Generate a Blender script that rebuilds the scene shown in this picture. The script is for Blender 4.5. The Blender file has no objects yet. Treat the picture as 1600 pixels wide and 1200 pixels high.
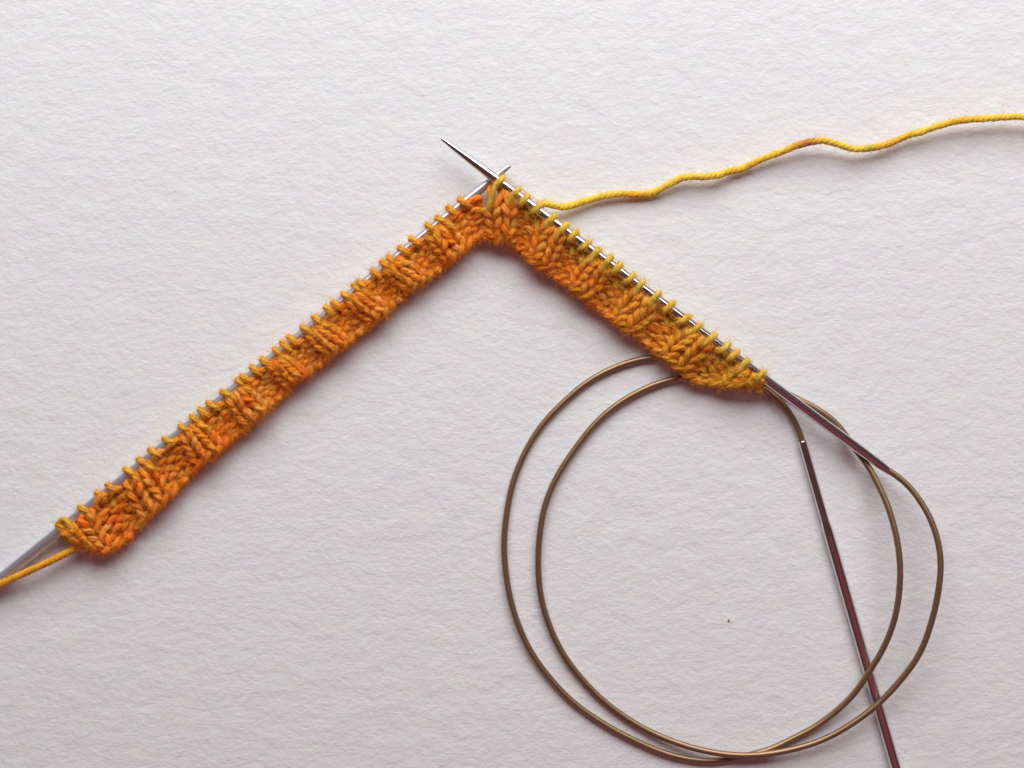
import bpy, math, random
import numpy as np
from mathutils import Vector

random.seed(7)
rng = np.random.default_rng(7)
scene = bpy.context.scene
COL = scene.collection

# ------------------------------------------------------------------ camera
K = 0.00022                      # metres per photo pixel on the paper
CAM_H = 0.52
HP = CAM_H / K
cam_d = bpy.data.cameras.new("camera")
cam = bpy.data.objects.new("camera", cam_d)
COL.objects.link(cam)
cam.location = (0, 0, CAM_H)
cam_d.sensor_width = 36
cam_d.lens = 36 * CAM_H / (1600 * K)
cam_d.clip_start = 0.01
cam_d.clip_end = 20
scene.camera = cam

# ------------------------------------------------------------------ light
world = bpy.data.worlds.new("World")
scene.world = world
world.use_nodes = True
bg = world.node_tree.nodes["Background"]
bg.inputs[0].default_value = (0.096, 0.050, 0.051, 1)     # dim room with a dark red cast
bg.inputs[1].default_value = 1.0


def area(name, loc, target, sx, sy, power, colour):
    d = bpy.data.lights.new(name, 'AREA')
    d.shape = 'RECTANGLE'
    d.size, d.size_y = sx, sy
    d.energy = power
    d.color = colour
    o = bpy.data.objects.new(name, d)
    COL.objects.link(o)
    o.location = loc
    v = Vector(target) - Vector(loc)
    o.rotation_euler = v.to_track_quat('-Z', 'Y').to_euler()
    return o


area("window_light", (0.05, 0.82, 0.63), (0, 0, 0), 1.24, 0.76, 17.1, (0.955, 0.997, 1.008))
area("red_clothing_bounce", (0.22, -0.36, 0.50), (0.15, -0.05, 0), 0.80, 0.56, 0.20, (1.0, 0.05, 0.17))

vs = scene.view_settings
vs.view_transform = 'Standard'
vs.look = 'None'
vs.exposure = 0
vs.gamma = 1
scene.cycles.max_bounces = 8
scene.cycles.diffuse_bounces = 5
scene.cycles.glossy_bounces = 5


# ------------------------------------------------------------------ helpers
def W(x, y, z=0.0):
    """photo pixel seen at height z (pixel units above the paper) -> metres"""
    f = (HP - z) / HP
    return ((x - 800) * f * K, (600 - y) * f * K, z * K)


def WA(p):
    p = np.asarray(p, float)
    f = (HP - p[:, 2]) / HP
    return np.stack([(p[:, 0] - 800) * f, (600 - p[:, 1]) * f, p[:, 2]], 1) * K


def srgb(r, g, b):
    c = np.array([r, g, b]) / 255.0
    return np.where(c <= 0.04045, c / 12.92, ((c + 0.055) / 1.055) ** 2.4)


def link(name, me, mat, parent=None):
    o = bpy.data.objects.new(name, me)
    COL.objects.link(o)
    if mat is not None and len(me.materials) == 0:
        me.materials.append(mat)
    if parent is not None:
        o.parent = parent
        o.location = -Vector(parent.location)
    return o


def thing(name, loc, label, cat, group=None):
    o = bpy.data.objects.new(name, None)
    COL.objects.link(o)
    o.empty_display_size = 0.01
    o.location = loc
    o["label"] = label
    o["category"] = cat
    if group:
        o["group"] = group
    return o


def make_mesh(name, verts, faces, colours=None, smooth=True):
    me = bpy.data.meshes.new(name)
    verts = np.asarray(verts, np.float32)
    faces = np.asarray(faces, np.int32)
    nf, k = faces.shape
    me.vertices.add(len(verts))
    me.vertices.foreach_set("co", verts.ravel())
    me.loops.add(nf * k)
    me.loops.foreach_set("vertex_index", faces.ravel())
    me.polygons.add(nf)
    me.polygons.foreach_set("loop_start", np.arange(0, nf * k, k, dtype=np.int32))
    me.polygons.foreach_set("use_smooth", np.full(nf, smooth))
    if colours is not None:
        at = me.color_attributes.new("dye", 'FLOAT_COLOR', 'POINT')
        c4 = np.concatenate([colours, np.ones((len(colours), 1))], 1).astype(np.float32)
        at.data.foreach_set("color", c4.ravel())
    me.update(calc_edges=True)
    me.validate()
    return me


def catmull(P, n, closed=False):
    """Catmull-Rom through control points, n samples per span"""
    P = np.asarray(P, float)
    Q = np.vstack([2 * P[0] - P[1], P, 2 * P[-1] - P[-2]])
    out = []
    for i in range(1, len(Q) - 2):
        t = np.linspace(0, 1, n, endpoint=False)[:, None]
        p0, p1, p2, p3 = Q[i - 1], Q[i], Q[i + 1], Q[i + 2]
        out.append(0.5 * ((2 * p1) + (-p0 + p2) * t + (2 * p0 - 5 * p1 + 4 * p2 - p3) * t ** 2
                          + (-p0 + 3 * p1 - 3 * p2 + p3) * t ** 3))
    out.append(P[-1:])
    return np.vstack(out)


def resample(P, step):
    d = np.r_[0, np.cumsum(np.linalg.norm(np.diff(P, axis=0), axis=1))]
    n = max(2, int(round(d[-1] / step)) + 1)
    q = np.linspace(0, d[-1], n)
    return np.stack([np.interp(q, d, P[:, k]) for k in range(P.shape[1])], 1), q


def frames(P):
    T = np.gradient(P, axis=0)
    T /= np.linalg.norm(T, axis=1)[:, None] + 1e-12
    N = np.zeros_like(P)
    n = np.cross(T[0], [0, 0, 1.0])
    if np.linalg.norm(n) < 1e-3:
        n = np.cross(T[0], [0, 1.0, 0])
    n /= np.linalg.norm(n)
    N[0] = n
    for i in range(1, len(P)):
        n = n - T[i] * np.dot(n, T[i])
        n /= np.linalg.norm(n) + 1e-12
        N[i] = n
    return T, N, np.cross(T, N)


def tube(P, R, sides=16, caps=True):
    """smooth round tube, P in world metres, R scalar or per-point"""
    R = np.broadcast_to(np.asarray(R, float), (len(P),))
    T, N, B = frames(P)
    a = np.linspace(0, 2 * np.pi, sides, endpoint=False)
    V = P[:, None, :] + R[:, None, None] * (np.cos(a)[None, :, None] * N[:, None, :]
                                            + np.sin(a)[None, :, None] * B[:, None, :])
    n = len(P)
    i, j = np.meshgrid(np.arange(n - 1), np.arange(sides), indexing='ij')
    j2 = (j + 1) % sides
    F = np.stack([i * sides + j, i * sides + j2, (i + 1) * sides + j2, (i + 1) * sides + j], -1).reshape(-1, 4)
    V = V.reshape(-1, 3)
    if caps:
        c0, c1 = len(V), len(V) + 1
        V = np.vstack([V, P[0], P[-1]])
        ex = []
        for q in range(0, sides, 2):
            q1, q2 = (q + 1) % sides, (q + 2) % sides
            ex.append([c0, q2, q1, q])
            b = (n - 1) * sides
            ex.append([c1, b + q, b + q1, b + q2])
        F = np.vstack([F, ex])
    return V, F


def plied(P, R, colours, s0=0.0, pitch=42.0, plies=4, sides=6, frame=None, depth=0.46):
    """twisted multi-ply yarn; returns vertices (plies, n, sides, 3) and colours"""
    T, N, B = frames(P) if frame is None else frame
    d = np.r_[0, np.cumsum(np.linalg.norm(np.diff(P, axis=0), axis=1))] + s0
    R = np.broadcast_to(np.asarray(R, float), (len(P),))
    a = np.linspace(0, 2 * np.pi, sides, endpoint=False)
    out, cols = [], []
    for k in range(plies):
        ph = 2 * np.pi * (d / pitch + k / plies)
        wob = 1 + 0.10 * np.sin(d / 9.0 + 2.1 * k)
        off = (depth * R * wob)[:, None]
        C = P + off * (np.cos(ph)[:, None] * N + np.sin(ph)[:, None] * B)
        r = ((1.06 - depth) * R * (1 + 0.12 * np.sin(d / 5.3 + 1.7 * k)))[:, None, None]
        V = C[:, None, :] + r * (np.cos(a)[None, :, None] * N[:, None, :] + np.sin(a)[None, :, None] * B[:, None, :])
        out.append(V)
        cc = colours * (1 + 0.07 * math.sin(k * 2.3 + 0.7))
        cols.append(np.repeat(cc[:, None, :], sides, axis=1))
    return np.array(out), np.array(cols)


def ply_mesh(name, V, C, i0, i1):
    """rings i0..i1 inclusive of a plied strand -> mesh arrays"""
    pl, _, sd, _ = V.shape
    n = i1 - i0 + 1
    v = V[:, i0:i1 + 1].reshape(-1, 3)
    c = C[:, i0:i1 + 1].reshape(-1, 3)
    k, i, j = np.meshgrid(np.arange(pl), np.arange(n - 1), np.arange(sd), indexing='ij')
    j2 = (j + 1) % sd
    b = k * n * sd
    F = np.stack([b + i * sd + j, b + (i + 1) * sd + j, b + (i + 1) * sd + j2, b + i * sd + j2], -1).reshape(-1, 4)
    return v, F, c


def join_arrays(parts):
    vs_, fs_, cs_, o = [], [], [], 0
    for v, f, c in parts:
        vs_.append(v)
        fs_.append(f + o)
        cs_.append(c)
        o += len(v)
    return np.vstack(vs_), np.vstack(fs_), np.vstack(cs_)


# ------------------------------------------------------------------ materials
def new_mat(name):
    m = bpy.data.materials.new(name)
    m.use_nodes = True
    nt = m.node_tree
    return m, nt, nt.nodes["Principled BSDF"]


def nd(nt, typ, **kw):
    n = nt.nodes.new(typ)
    for k, v in kw.items():
        setattr(n, k, v)
    return n


def paper_material():
    m, nt, bs = new_mat("rough_white_paper")
    L = nt.links.new
    tc = nd(nt, "ShaderNodeTexCoord")

    def noise(scale, sx, sy, detail, rough, rot=0.10, dist=0.0):
        mp = nd(nt, "ShaderNodeMapping")
        mp.inputs["Rotation"].default_value = (0, 0, -rot)
        mp.inputs["Scale"].default_value = (sx, sy, 1)
        L(tc.outputs["Object"], mp.inputs["Vector"])
        n = nd(nt, "ShaderNodeTexNoise")
        n.inputs["Scale"].default_value = scale
        n.inputs["Detail"].default_value = detail
        n.inputs["Roughness"].default_value = rough
        n.inputs["Distortion"].default_value = dist
        L(mp.outputs[0], n.inputs["Vector"])
        return n
    a = noise(500, 0.74, 1.0, 5.0, 0.62, 0.10, 0.1)      # wrinkled felt marks
    b = noise(150, 0.7, 1.0, 2.0, 0.5, 0.2, 0.3)        # broad undulation
    c = noise(1300, 0.6, 1.0, 2.0, 0.6, 0.05)            # grain
    def math_(op, x, y):
        n = nd(nt, "ShaderNodeMath", operation=op)
        for i, q in enumerate((x, y)):
            if isinstance(q, (int, float)):
                n.inputs[i].default_value = q
            else:
                L(q, n.inputs[i])
        return n.outputs[0]
    h = math_('ADD', math_('MULTIPLY', a.outputs["Fac"], 1.0),
              math_('ADD', math_('MULTIPLY', b.outputs["Fac"], 1.3), math_('MULTIPLY', c.outputs["Fac"], 0.16)))
    bp = nd(nt, "ShaderNodeBump")
    bp.inputs["Strength"].default_value = 1.0
    bp.inputs["Distance"].default_value = 0.00027
    L(h, bp.inputs["Height"])
    L(bp.outputs[0], bs.inputs["Normal"])
    # very faint tint mottling of the fibres
    t = noise(170, 0.7, 1.0, 3.0, 0.7, 0.0)
    mx = nd(nt, "ShaderNodeMixRGB", blend_type='MIX')
    mx.inputs[0].default_value = 0.11
    mx.inputs[1].default_value = (0.865, 0.86, 0.868, 1)
    L(t.outputs["Color"], mx.inputs[2])
    L(mx.outputs[0], bs.inputs["Base Color"])
    bs.inputs["Roughness"].default_value = 0.85
    bs.inputs["Specular IOR Level"].default_value = 0.2
    return m


def yarn_material():
    m, nt, bs = new_mat("hand_dyed_wool")
    L = nt.links.new
    at = nd(nt, "ShaderNodeAttribute", attribute_name="dye")
    tc = nd(nt, "ShaderNodeTexCoord")
    n = nd(nt, "ShaderNodeTexNoise")
    n.inputs["Scale"].default_value = 1500
    n.inputs["Detail"].default_value = 3
    L(tc.outputs["Object"], n.inputs["Vector"])
    mr = nd(nt, "ShaderNodeMapRange")
    mr.inputs["From Min"].default_value = 0.3
    mr.inputs["From Max"].default_value = 0.7
    mr.inputs["To Min"].default_value = 0.92
    mr.inputs["To Max"].default_value = 1.12
    L(n.outputs["Fac"], mr.inputs["Value"])
    mx = nd(nt, "ShaderNodeMixRGB", blend_type='MULTIPLY')
    mx.inputs[0].default_value = 1.0
    L(at.outputs["Color"], mx.inputs[1])
    L(mr.outputs[0], mx.inputs[2])
    L(mx.outputs[0], bs.inputs["Base Color"])
    bp = nd(nt, "ShaderNodeBump")
    bp.inputs["Strength"].default_value = 0.6
    bp.inputs["Distance"].default_value = 0.0002
    L(n.outputs["Fac"], bp.inputs["Height"])
    L(bp.outputs[0], bs.inputs["Normal"])
    bs.inputs["Roughness"].default_value = 0.9
    bs.inputs["Specular IOR Level"].default_value = 0.15
    bs.inputs["Sheen Weight"].default_value = 0.25
    bs.inputs["Sheen Roughness"].default_value = 0.4
    bs.inputs["Sheen Tint"].default_value = (1.0, 0.8, 0.5, 1)
    tr = nd(nt, "ShaderNodeBsdfTranslucent")
    L(mx.outputs[0], tr.inputs["Color"])
    ms = nd(nt, "ShaderNodeMixShader")
    ms.inputs[0].default_value = 0.36
    out = nt.nodes["Material Output"]
    L(bs.outputs[0], ms.inputs[1])
    L(tr.outputs[0], ms.inputs[2])
    L(ms.outputs[0], out.inputs["Surface"])
    return m


def metal(name, colour, rough, metallic=1.0, streak=0.0, spec=0.5):
    m, nt, bs = new_mat(name)
    L = nt.links.new
    bs.inputs["Base Color"].default_value = (*colour, 1)
    bs.inputs["Metallic"].default_value = metallic
    bs.inputs["Specular IOR Level"].default_value = spec
    tc = nd(nt, "ShaderNodeTexCoord")
    n = nd(nt, "ShaderNodeTexNoise")
    n.inputs["Scale"].default_value = 700
    n.inputs["Detail"].default_value = 3
    L(tc.outputs["Object"], n.inputs["Vector"])
    mr = nd(nt, "ShaderNodeMapRange")
    mr.inputs["To Min"].default_value = rough * (1 - streak)
    mr.inputs["To Max"].default_value = rough * (1 + streak)
    L(n.outputs["Fac"], mr.inputs["Value"])
    L(mr.outputs[0], bs.inputs["Roughness"])
    return m


M_PAPER = paper_material()
M_YARN = yarn_material()
M_STEEL = metal("polished_nickel", (0.66, 0.60, 0.60), 0.13, 1.0, 0.3)
M_ALU = metal("pale_grey_aluminium", (0.60, 0.61, 0.65), 0.30, 0.72, 0.08)
M_CABLE = metal("golden_brown_coated_cable", (0.33, 0.205, 0.115), 0.42, 0.78, 0.15)
M_SPECK = metal("brown_crumb_surface", (0.22, 0.15, 0.12), 0.8, 0.0, 0.2)

# ------------------------------------------------------------------ paper
nx = ny = 2
sv = [(-0.9, -0.75, 0), (0.9, -0.75, 0), (0.9, 0.75, 0), (-0.9, 0.75, 0)]
paper = link("paper_surface", make_mesh("paper_surface", sv, [[0, 1, 2, 3]], smooth=False), M_PAPER)
paper["kind"] = "structure"
paper["label"] = "rough white watercolour paper lying under the knitting"

# ------------------------------------------------------------------ needles
RN = 7.4
LA, LB = np.array([797.5, 258.0]), np.array([-160.0, 1034.6])
RA, RB = np.array([689.0, 216.0]), np.array([1392.0, 738.5])


def z_left(x):
    return np.interp(x, [-160, 60, 200, 800], [10, 14, 20, 20])


def z_right(x):
    return np.interp(x, [689, 790, 1190, 1392], [37, 34, 27, 26])


def needle_mesh(name, a, b, za, zb, r, prof, steps=60, sides=28):
    """prof: list of (distance from a in px, radius factor)"""
    L = np.linalg.norm(b - a)
    ds = sorted(set(list(np.linspace(0, L, steps)) + [q for p in prof for q in (p[0],)]))
    ds = np.array(ds)
    rr = np.interp(ds, [p[0] for p in prof], [p[1] for p in prof]) * r
    P = np.array([[*(a + (b - a) * d / L), za + (zb - za) * d / L] for d in ds])
    V, F = tube(WA(P), rr * K, sides)
    return make_mesh(name, V, F)


tip_prof = [(0, 0.12), (0.7, 0.26), (2, 0.34), (5, 0.38), (15, 0.50), (30, 0.64), (50, 0.80), (75, 0.93), (100, 1.0)]

circ = thing("circular_needle", W(1250, 690, 0),
             "polished steel circular knitting needle with a coiled golden brown cable", "knitting needle")
full_r = float(np.linalg.norm(RB - RA))
me = needle_mesh("needle_shaft", RA, RB, 37.0, 26.0, RN,
                 tip_prof + [(full_r - 60, 1.0), (full_r - 25, 0.95), (full_r - 2, 0.78), (full_r, 0.70)], 70)
ns = link("needle_shaft", me, M_STEEL, circ)
ns["label"] = "steel shaft holding the right half of the knitting, pointed tip up left"
# second shaft
SA = np.array([1253.5, 690.0])
d2 = np.array([0.2866, 1.0])
d2 /= np.linalg.norm(d2)
SB = SA + d2 * full_r
p2 = [(0, 0.62), (0.8, 0.76), (3, 0.80), (130, 0.82), (142, 0.98), (160, 1.0), (full_r - 120, 1.0)] + \
     [(full_r - q, f) for q, f in reversed(tip_prof[:-1])]
me = needle_mesh("needle_shaft", SA, SB, 8.0, 8.5, 8.3, p2, 70)
ns2 = link("needle_shaft", me, M_STEEL, circ)
ns2["label"] = "free steel shaft lying on the paper across the cable, running off the bottom edge"

# bright end collar of the free shaft
Pc = np.array([[*(SA - d2 * 1.2), 8.0], [*(SA - d2 * 0.9), 8.0], [*(SA + d2 * 2.6), 8.0], [*(SA + d2 * 3.0), 8.0]])
V, F = tube(WA(Pc), np.array([5.6, 6.6, 6.9, 6.2]) * K, 24)
link("collar", make_mesh("collar", V, F), M_STEEL, circ)

# cable
cable_pts = [
    (1378, 728, 27), (1386, 734, 27), (1397, 740.5, 27.5), (1423, 763, 31), (1449, 801, 39), (1464, 840, 46), (1470, 880, 50), (1466, 925, 50),
    (1456, 970, 46), (1439, 1017, 40), (1412, 1057, 33), (1374, 1098, 26), (1331, 1131, 22), (1290, 1154, 18), (1250, 1168, 15.5),
    (1200, 1178, 14.5), (1150, 1180, 15), (1100, 1173, 14), (1050, 1158, 10), (1000, 1135, 7), (950, 1101, 6), (912, 1064, 6), (880, 1022, 7),
    (857, 974, 8), (844, 925, 9), (841, 870, 10), (846, 816, 10), (857, 774, 9), (876, 735, 8), (899, 701, 7), (929, 663, 7), (966, 631, 7),
    (1013, 605, 7), (1058, 591, 6), (1100, 587, 5), (1150, 590, 5), (1200, 602, 6), (1250, 625, 8), (1278, 640, 9.5), (1301, 656, 10.5),
    (1320, 678, 11.5), (1338, 704, 14), (1357, 729, 20), (1374, 761, 28), (1389, 796, 36), (1401, 840, 43), (1406.5, 886, 46), (1404, 935, 44),
    (1395, 977, 38), (1380, 1013, 32), (1363, 1042, 27), (1331, 1088, 18), (1284, 1129, 9), (1237, 1155, 5.5), (1200, 1172, 5), (1160, 1182, 5),
    (1125, 1188, 5), (1090, 1188, 5), (1045, 1179, 5), (1000, 1161, 5), (950, 1135, 5), (900, 1101, 5), (862, 1063, 6), (828, 1016, 8),
    (805, 963, 9), (792, 908, 9), (787.5, 853, 8), (791, 808, 7), (800, 760, 6), (817, 714, 5), (844, 668, 5), (880, 629, 5),
    (921, 595, 5), (966, 572, 5.2), (1004, 561, 5.5), (1034, 558, 5), (1080, 560, 5), (1130, 570, 5), (1170, 588, 5), (1195, 607, 5.5),
    (1220, 628, 6.5), (1239, 654, 7.5), (1250, 678, 8), (1254.5, 694, 8), (1258, 706, 8)]
P, _ = resample(catmull(cable_pts, 12), 5.0)
for _ in range(6):                       # iron out the digitised points
    P[1:-1] = 0.25 * P[:-2] + 0.5 * P[1:-1] + 0.25 * P[2:]
V, F = tube(WA(P), 4.9 * K, 14)
link("cable", make_mesh("cable", V, F), M_CABLE, circ)

# left needle
lneedle = thing("straight_needle", W(-160, 1034.6, 0),
                "matte pale grey aluminium needle carrying the left half of the knitting", "knitting needle")
Lp = [(0, 0.22), (1.5, 0.45), (4, 0.52), (15, 0.62), (35, 0.78), (60, 0.93), (80, 1.0)]
LL = float(np.linalg.norm(LB - LA))
ds = np.array(sorted(set(list(np.linspace(0, LL, 80)) + [p[0] for p in Lp])))
P = np.array([[*(LA + (LB - LA) * d / LL), 0] for d in ds])
P[:, 2] = z_left(P[:, 0])
rr = np.interp(ds, [p[0] for p in Lp], [p[1] for p in Lp]) * np.interp(ds, [0, 300, 900], [7.5, 7.8, 8.6])
rr[-1] *= 0.7
V, F = tube(WA(P), rr * K, 28)
link("needle_shaft", make_mesh("needle_shaft", V, F), M_ALU, lneedle)

# ------------------------------------------------------------------ the knitting
TL = [(96, 822), (127, 794), (155, 773), (172, 758), (200, 736), (221, 717), (240, 704), (265, 683), (286, 668), (302, 655),
      (316, 641), (331, 626), (354, 607), (371, 593), (380, 585), (395, 570), (411, 556), (428, 546), (439, 535), (454, 526),
      (475, 507), (490, 494), (507, 481), (520, 473), (539, 454), (554, 443), (563, 436), (580, 422), (599, 407), (609, 400),
      (626, 385), (647, 370), (669, 351), (686, 334), (701, 325), (720, 310)]
TR = [(784, 278), (809, 297), (825, 308), (842, 322), (864, 340), (884, 354), (899, 365), (918, 377), (936, 392), (952, 407),
      (968, 418), (988, 431), (1005, 444), (1026, 461), (1049, 476), (1071, 493), (1091, 509), (1114, 526), (1131, 541),
      (1149, 551), (1168, 567), (1192, 584)]
NC = len(TL) + len(TR)


def project(p, a, b):
    d = (b - a) / np.linalg.norm(b - a)
    return a + d * np.dot(np.array(p) - a, d)


AX = [project(p, LA, LB) for p in TL] + [project(p, RA, RB) for p in TR]
AX = np.array(AX)
# evenly ease the spacing a little (keep what was measured, remove pixel noise)
BC = [(-0.5, 134, 854), (0, 143, 859), (1, 166, 865), (2, 191, 851), (4, 236, 808), (8, 322, 722), (12, 398, 662), (16, 462, 600), (20, 523, 553),
      (24, 590, 502), (28, 648, 451), (32, 706, 407), (33, 722, 395), (34, 738, 380), (35, 755, 366), (36, 776, 362), (37, 792, 372), (38, 803, 384),
      (40, 830, 411), (44, 893, 452), (48, 962, 505), (50, 1000, 531), (52, 1038, 560), (54, 1078, 592), (55, 1103, 604),
      (56, 1138, 608), (57, 1180, 605), (57.5, 1192, 602)]
BC = np.array(BC)


def A_of(c):
    cs = np.arange(NC)
    c = np.asarray(c, float)
    x = np.interp(c, cs, AX[:, 0])
    y = np.interp(c, cs, AX[:, 1])
    lo = np.clip(-c, 0, None)
    hi = np.clip(c - (NC - 1), 0, None)
    dL = AX[1] - AX[0]
    dR = AX[-1] - AX[-2]
    x = x - lo * dL[0] * 0.8 + hi * dR[0] * 0.6
    y = y - lo * dL[1] * 0.8 + hi * dR[1] * 0.6
    return x, y


CSM = np.arange(-3, NC + 3, 0.25)
_ax, _ay = A_of(CSM)
_k = np.hanning(23)
_k /= _k.sum()
ASM = np.stack([np.convolve(np.pad(q, 11, mode='reflect', reflect_type='odd'), _k, 'valid') for q in (_ax, _ay)], 1)


def zn_of(c):
    x, _ = A_of(c)
    c = np.asarray(c, float)
    return np.where(c < 35.4, z_left(x), z_right(x))


def rib(c):
    return np.cos(np.pi / 2 * (np.asarray(c, float) - 0.5))


def surf(c, s, n, zoff=0.0):
    """fabric coords -> photo pixels + height. s = px from the needle axis, n = out of the fabric"""
    c = np.asarray(c, float)
    c = c + 0.20 * np.sin(np.pi / 2 * (c - 0.5)) * np.clip((s - 10) / 20.0, 0, 1) * np.clip((c + 0.2) / 3.0, 0, 1)
    x, y = A_of(c)
    k = np.clip((s - 6) / 12.0, 0, 1)          # below the needles the columns even out across the gap
    xs, ys = np.interp(c, CSM, ASM[:, 0]), np.interp(c, CSM, ASM[:, 1])
    x, y = x * (1 - k) + xs * k, y * (1 - k) + ys * k
    bx = np.interp(c, BC[:, 0], BC[:, 1])
    by = np.interp(c, BC[:, 0], BC[:, 2])
    L = np.hypot(bx - x, by - y)
    f = s / L
    zn = np.interp(c, [0, 35, 36, 57], [25, 25, 33, 30])
    zb = np.interp(c, [0, 33, 38, 50, 57], [21, 22, 22, 22, 19])
    ff = np.clip(f, 0, 1)
    zm = zn + (zb - zn) * ff
    relief = np.where(rib(c) > 0, 7.0, 9.0) * rib(c) * np.clip(s / 18.0, 0, 1) * np.interp(ff, [0, .85, 1], [1, 1, 0.45])
    return np.stack([x + (bx - x) * f, y + (by - y) * f, np.maximum(zm + relief + n, 3.8)], -1)


def Llen(c):
    x, y = A_of(c)
    bx = np.interp(c, BC[:, 0], BC[:, 1])
    by = np.interp(c, BC[:, 0], BC[:, 2])
    return np.hypot(bx - x, by - y)


class Wob:
    def __init__(self, n, amp, step):
        self.v = rng.normal(0, amp, n + 4)
        self.step = step

    def __call__(self, d):
        return np.interp(np.asarray(d) / self.step, np.arange(len(self.v)), self.v)


# colours of the variegated dye (linear)
C_OR = srgb(255, 173, 56)
C_RED = srgb(255, 132, 38)
C_GOLD = srgb(252, 200, 104)
C_YEL = srgb(246, 200, 68)
C_LEM = srgb(242, 214, 96)
C_GREEN = srgb(170, 176, 84)


def dye(d, seed, base, alt, alt2, amt=0.75):
    r = np.random.default_rng(seed)
    k1 = np.interp(d / 34.0, np.arange(400), r.random(400))
    k2 = np.interp(d / 21.0, np.arange(600), r.random(600))
    w1 = np.clip((k1 - 0.55) * 3, 0, 1)[:, None] * amt
    w2 = np.clip((k2 - 0.62) * 3, 0, 1)[:, None] * amt
    c = base[None, :] * (1 - w1) + alt[None, :] * w1
    return c * (1 - w2) + alt2[None, :] * w2


strip = thing("knitted_strip", W(450, 600, 0),
              "narrow ribbed strip of orange wool knitting bent over two needles", "knitting")
FUZZ_SRC = []          # (points, radius, colours)  in pixel space
ROWS = 4
R_F = 5.2
NPS = 36               # samples per stitch


def emit_row(name, paths, colours_fn, radius, pitch=74.0, seed=0, plies=4):
    """paths: (ncols*NPS+1, 3) continuous; sliced into one mesh per stitch"""
    P = paths
    d = np.r_[0, np.cumsum(np.linalg.norm(np.diff(P, axis=0), axis=1))]
    cols = colours_fn(d)
    g = (0.9 * np.clip((P[:, 0] - 900) / 240.0, 0, 1) * (0.7 + 0.3 * np.sin(d / 17.0)))[:, None]
    cols = cols * (1 - g) + C_YEL[None] * g
    V, C = plied(P, radius, cols, 0, pitch, plies)
    FUZZ_SRC.append((P, radius, cols))
    return V, C


def to_world(V):
    sh = V.shape
    return WA(V.reshape(-1, 3)).reshape(sh)


stitch_parts = []
for r in range(ROWS):
    t = np.linspace(0, 2 * np.pi, NPS, endpoint=False)
    cs = np.repeat(np.arange(NC), NPS)
    tt = np.tile(t, NC)
    cs = np.r_[cs, NC - 1]
    tt = np.r_[tt, 2 * np.pi]
    # per-stitch looseness
    ja = rng.normal(0, 0.05, NC)
    jh = rng.normal(0, 0.13, NC)
    js = rng.normal(0, 1.5, NC)
    jn = rng.normal(0, 1.1, NC)
    ju = rng.normal(0, 0.07, NC)
    per = lambda arr: np.interp(cs + tt / (2 * np.pi) - 0.5, np.arange(NC), arr)
    u = cs - 0.5 + tt / (2 * np.pi) + (0.18 + per(ja)) * np.sin(2 * tt) + per(ju)
    L = Llen(cs - 0.5 + tt / (2 * np.pi))
    h = (L - 6 - 7.5) / ROWS
    s_c = L - 6 - (r + 0.5) * h
    Hh = h * (0.84 + per(jh))
    s = s_c + Hh * np.cos(tt) + per(js)
    uu = cs - 0.5 + tt / (2 * np.pi)
    sg = np.clip(rib(uu) * 2.6, -1, 1)
    n = -4.8 * np.cos(2 * tt) * sg + per(jn)
    P = surf(u, s, n)
    P[1:-1] = 0.25 * P[:-2] + 0.5 * P[1:-1] + 0.25 * P[2:]
    cf = lambda d, r=r: dye(d, 100 + r, C_OR, C_RED, C_GOLD)
    V, C = emit_row("stitch", P, cf, R_F)
    V = to_world(V)
    for c in range(NC):
        v, f, col = ply_mesh("stitch", V, C, c * NPS, (c + 1) * NPS)
        link("stitch", make_mesh("stitch", v, f, col), M_YARN, strip)

# cast-on edge: two strands twisted round one another
tt = np.linspace(-0.5, NC - 0.5, NC * 20 + 1)
LE = Llen(tt)
edge = []
for ph in (0, math.pi):
    w = Wob(NC, 1.3, 1.0)
    s = LE - 6.0 + 1.5 * rib(tt) + 3.6 * np.cos(2 * np.pi * tt * 0.75 + ph) + w(tt + 1)
    n = 3.4 * np.sin(2 * np.pi * tt * 0.75 + ph)
    P = surf(tt, s, n)
    V, C = emit_row("cast_on", P, lambda d, ph=ph: dye(d, 50 + int(ph), C_OR, C_RED, C_GOLD), 4.9, pitch=70)
    edge.append((to_world(V), C))
for c in range(NC):
    arr = [ply_mesh("e", V, C, c * 20, (c + 1) * 20) for V, C in edge]
    v, f, col = join_arrays(arr)
    link("cast_on_stitch", make_mesh("cast_on_stitch", v, f, col), M_YARN, strip)

# live loops on the needles
R_L = 5.2
ctrl = []
own = []


def local(c, du, s, z):
    """point by needle frame: perpendicular to the needle near it, fabric direction further down"""
    x, y = A_of(c + du)
    cc = c + du
    if s <= 8:
        ax, ay = A_of(cc)
        dn = (LB - LA) if c < 36 else (RB - RA)
        dn = dn / np.linalg.norm(dn)
        per_ = np.array([-dn[1], dn[0]])
        if per_[1] < 0:
            per_ = -per_
        return np.array([ax + per_[0] * s, ay + per_[1] * s, z])
    p = surf(np.array([cc]), np.array([float(s)]), np.array([0.0]))[0]
    p[2] = z
    return p


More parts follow.
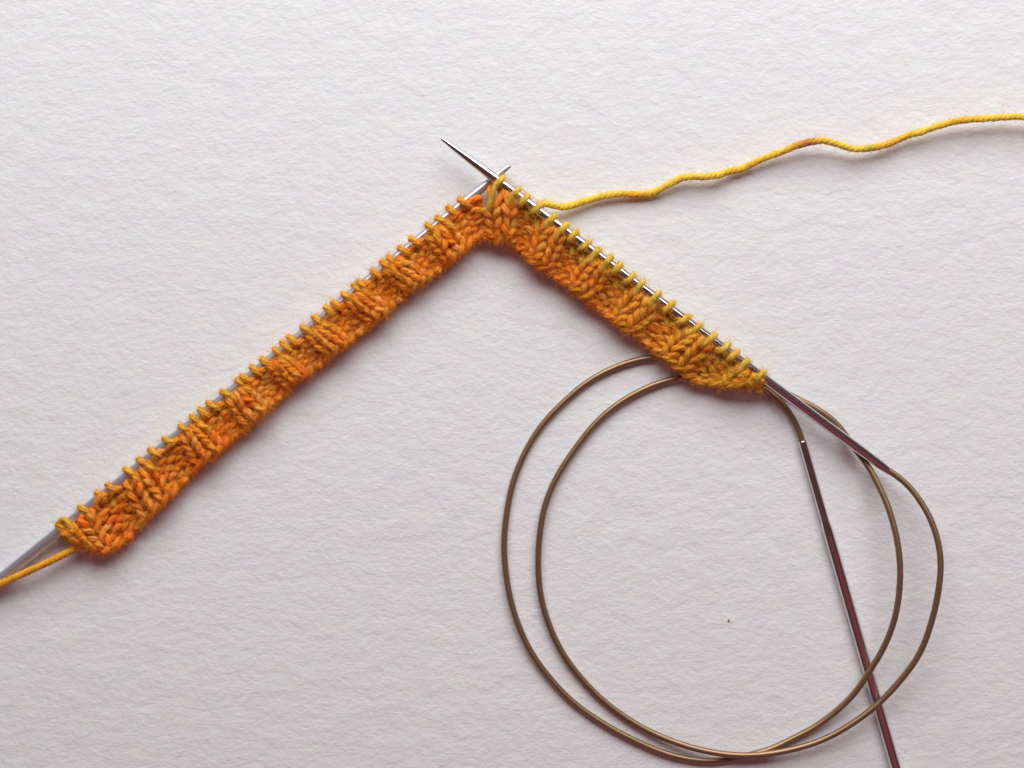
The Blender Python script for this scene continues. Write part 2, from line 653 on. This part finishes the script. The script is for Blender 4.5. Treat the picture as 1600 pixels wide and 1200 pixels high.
for c in range(NC):
    zn = float(zn_of(c))
    kn = rib(c) > 0
    base = surf(np.array([c]), np.array([17.0]), np.array([0.0]))[0][2]
    j = lambda a=0.05: random.gauss(0, a)
    jz = lambda a=0.6: random.gauss(0, a)
    rn = RN + 0.3
    lean = j(0.11 if c < 36 else 0.06)
    bs_ = -4.2 if kn else 3.0
    pts = []
    if c < 36:
        pts.append(local(c, -0.5, 22, base + (bs_ if True else 0)))
        pts.append(local(c, -0.26 + j(), 12.5, zn - 5.5))
        pts.append(local(c, -0.22 + lean, 2, zn - rn - R_L * .85))
        pts.append(local(c, -0.08 + lean, -(rn + 1.6) + jz(), zn + 1))
        pts.append(local(c, -0.03 + lean, -3, zn + rn + R_L * .5))
        pts.append(local(c, 0.05 + lean * .5, 6, zn + rn * .7 + R_L * .6))
        if kn:
            pts.append(local(c, 0.15 + j(), 14.5 + jz(), base + 5.0))
            pts.append(local(c, 0.31 + j(), 21.5 + jz(), base + 0))
        else:
            pts.append(local(c, 0.12 + j(), 11, base - 1.0))
            pts.append(local(c, 0.30 + j(), 17, base - 4.5))
    else:
        pts.append(local(c, -0.5, 22, base + bs_))
        if kn:
            pts.append(local(c, -0.24 + j(), 21 + jz(), base - 1.5))
            pts.append(local(c, -0.11 + j(), 14 + jz(), base + 4.5))
        else:
            pts.append(local(c, -0.22 + j(), 17, base - 3))
            pts.append(local(c, -0.15 + j(), 12.5, base + 1))
        pts.append(local(c, -0.05 + lean * .5, 7, zn + rn * .7 + R_L * .6))
        pts.append(local(c, 0.0 + lean, -3, zn + rn + R_L * .45))
        pts.append(local(c, 0.03 + lean, -(rn + 1.2) + jz(), zn + 1))
        pts.append(local(c, 0.10 + lean, 2, zn - rn - R_L * .85))
        pts.append(local(c, 0.22 + j(), 12.5, zn - 5.5))
    ctrl += pts
    own.append(len(pts))
last = surf(np.array([NC - 0.5]), np.array([22.0]), np.array([0.0]))[0]
ctrl.append(last)
NS = 6
P = catmull(ctrl, NS)
P[1:-1] = 0.2 * P[:-2] + 0.6 * P[1:-1] + 0.2 * P[2:]
d = np.r_[0, np.cumsum(np.linalg.norm(np.diff(P, axis=0), axis=1))]
colL = dye(d, 9, C_YEL * 0.7 + C_OR * 0.3, C_YEL, C_OR, 0.8)
colR = dye(d, 11, C_LEM * 0.8 + C_YEL * 0.2, C_YEL, C_LEM, 0.7)
split = sum(own[:36]) * NS
mixw = np.clip((np.arange(len(P)) - split + 6) / 12.0, 0, 1)[:, None]
cols = colL * (1 - mixw) + colR * mixw
RLv = np.where(np.arange(len(P)) < split, 4.55, 4.9) * (1 + Wob(400, 0.07, 40.0)(d))
V, C = plied(P, RLv, cols, 0, 56)
FUZZ_SRC.append((P, R_L, cols))
V = to_world(V)
i = 0
for c in range(NC):
    e = i + own[c] * NS
    v, f, col = ply_mesh("l", V, C, i, e)
    o = link("needle_loop", make_mesh("needle_loop", v, f, col), M_YARN, strip)
    i = e

# working yarn and tail
wy = [(838, 331, 26), (842, 322, 27), (852, 318.5, 24), (872, 323, 17), (886, 323, 14), (911, 316, 12), (939, 307, 11), (967, 302.5, 10), (996, 304, 8), (1012, 303, 7.5),
      (1027, 298, 9), (1041, 291, 12), (1058, 282, 14), (1075, 277, 16), (1109, 276, 16), (1141, 268, 12), (1165, 262, 10), (1184, 251, 13),
      (1216, 240, 15), (1249, 226, 20), (1281, 220, 24), (1296, 222, 24), (1315, 228, 21), (1337, 233, 19), (1362, 231, 17),
      (1390, 225, 14), (1416, 213, 15), (1441, 206, 17), (1469, 196.5, 20), (1502, 188, 22), (1544, 185, 21), (1581, 182, 22),
      (1610, 184, 22), (1650, 190, 20), (1720, 186, 14), (1800, 178, 8)]
P, d = resample(catmull(wy, 12), 2.2)
w1, w2 = Wob(260, 0.5, 6.0), Wob(260, 0.5, 6.0)
P[:, 1] += w1(d)
P[:, 2] = np.maximum(P[:, 2] + w2(d), 5.5)
for _ in range(4):
    P[1:-1] = 0.25 * P[:-2] + 0.5 * P[1:-1] + 0.25 * P[2:]
C_WORK = srgb(254, 226, 90)
cols = dye(d, 21, C_WORK, C_WORK * 0.6 + C_YEL * 0.4, C_WORK * 0.92, 0.6)
for x0, wd, cc, st in ((990, 14, C_OR * 0.6 + C_YEL * 0.4, .7), (1260, 20, srgb(226, 150, 70), .95), (1360, 9, C_GREEN, .55), (1150, 12, C_YEL, .7),
                       (1380, 16, C_YEL, .8), (1505, 20, C_YEL, .8), (1405, 10, C_OR * .4 + C_YEL * .6, .6), (1184, 8, C_YEL, .7)):
    g = (np.exp(-((P[:, 0] - x0) / wd) ** 2) * st)[:, None]
    cols = cols * (1 - g) + cc[None] * g
RW = 5.3 * (1 + Wob(300, 0.05, 9.0)(d))
V, C = plied(P, RW, cols, 0, 34, 4, 8, depth=0.40)
FUZZ_SRC.append((P, 5.1, cols))
v, f, col = ply_mesh("w", to_world(V), C, 0, len(P) - 1)
o = link("working_yarn", make_mesh("working_yarn", v, f, col), M_YARN, strip)
o["label"] = "loose wavy yellow yarn running from the right needle to the right edge"
tail = [(158, 842, 12), (145, 846, 14), (131, 851, 17), (118, 856.5, 19), (105, 863, 21), (75, 878, 24), (47, 891, 25), (19, 904, 24), (-4, 915, 22), (-40, 932, 16),
        (-90, 950, 9), (-150, 960, 6)]
P, d = resample(catmull(tail, 12), 2.2)
cols = dye(d, 23, C_YEL * .55 + C_OR * .45, C_YEL, C_OR, 0.5)
V, C = plied(P, 5.4, cols, 0, 36, 4, 8, depth=0.40)
FUZZ_SRC.append((P, 5.3, cols))
v, f, col = ply_mesh("w", to_world(V), C, 0, len(P) - 1)
o = link("yarn_tail", make_mesh("yarn_tail", v, f, col), M_YARN, strip)
o["label"] = "amber yarn end leaving the cast on corner at lower left"

# the very first loop sits double on the left needle
el = [(152, 846, 16), (138, 842, 22), (122, 838, 26), (106, 834, 27), (95, 829, 24), (91, 821, 22), (94, 814, 25), (100, 811, 30), (105, 816, 33),
      (111, 824, 32), (122, 832, 28), (136, 838, 24), (150, 841, 20)]
P, d = resample(catmull(el, 12), 2.0)
cols = dye(d, 31, C_YEL, C_LEM, C_OR, 0.5)
V, C = plied(P, 4.3, cols, 0, 50, 4)
FUZZ_SRC.append((P, 4.4, cols))
v, f, col = ply_mesh("l", to_world(V), C, 0, len(P) - 1)
link("edge_loop", make_mesh("edge_loop", v, f, col), M_YARN, strip)

# fuzz: short stray fibres
fv, ff_, fc = [], [], []
base = 0
for P, R, cols in FUZZ_SRC:
    T, N, B = frames(P)
    n = len(P)
    dens = 17.0 if n > 900 else 8.0
    m = int(np.linalg.norm(np.diff(P, axis=0), axis=1).sum() * dens / 4.0)
    idx = rng.integers(0, n, m)
    ang = rng.random(m) * 2 * np.pi
    out = np.cos(ang)[:, None] * N[idx] + np.sin(ang)[:, None] * B[idx]
    p0 = P[idx] + out * R * 0.85
    ln = rng.gamma(2.0, 3.1, m)[:, None] + 1.5
    dirn = out * (0.35 + 0.5 * rng.random((m, 1))) + T[idx] * rng.normal(0, 1.0, (m, 1)) + rng.normal(0, 0.35, (m, 3))
    dirn /= np.linalg.norm(dirn, axis=1)[:, None]
    bend = rng.normal(0, 0.55, (m, 3))
    p1 = p0 + dirn * ln * 0.5
    d2_ = dirn + bend
    d2_ /= np.linalg.norm(d2_, axis=1)[:, None]
    p2_ = p1 + d2_ * ln * 0.5
    for q in (p1, p2_):
        q[:, 2] = np.maximum(q[:, 2], 0.4)
    side = np.cross(dirn, rng.normal(0, 1, (m, 3)))
    side /= np.linalg.norm(side, axis=1)[:, None] + 1e-9
    side2 = np.cross(dirn, side)
    hw = 0.19
    ring = [side, -0.5 * side + 0.87 * side2, -0.5 * side - 0.87 * side2]
    vs3 = np.stack([p0 + hw * q for q in ring] + [p1 + hw * .9 * q for q in ring] + [p2_ + hw * .5 * q for q in ring], 1)
    fv.append(vs3.reshape(-1, 3))
    o_ = base + np.arange(m)[:, None] * 9
    fl = []
    for lv in (0, 3):
        for a_ in range(3):
            b_ = (a_ + 1) % 3
            fl.append(np.concatenate([o_ + lv + a_, o_ + lv + b_, o_ + lv + 3 + b_, o_ + lv + 3 + a_], 1))
    ff_.append(np.concatenate(fl, 0))
    fc.append(np.repeat(np.clip(cols[idx] * 1.05, 0, 1), 9, axis=0))
    base += m * 9
V = WA(np.vstack(fv))
o = link("fuzz", make_mesh("fuzz", V, np.vstack(ff_), np.vstack(fc)), M_YARN, strip)
o["kind"] = "stuff"
print("fuzz fibres", base // 9)

# ------------------------------------------------------------------ crumb
import bmesh
bm = bmesh.new()
bmesh.ops.create_icosphere(bm, subdivisions=2, radius=1.0)
for v in bm.verts:
    v.co *= 1 + random.uniform(-.22, .22)
    v.co = Vector((v.co.x * 1.5, v.co.y * 2.1, v.co.z * 1.1 + 0.9)) * K
me = bpy.data.meshes.new("crumb")
bm.to_mesh(me)
bm.free()
cr = link("crumb", me, M_SPECK)
cr.location = W(1138.5, 969.5, 0)
cr["label"] = "tiny dark brown crumb lying on the paper inside the cable coil"
cr["category"] = "crumb"
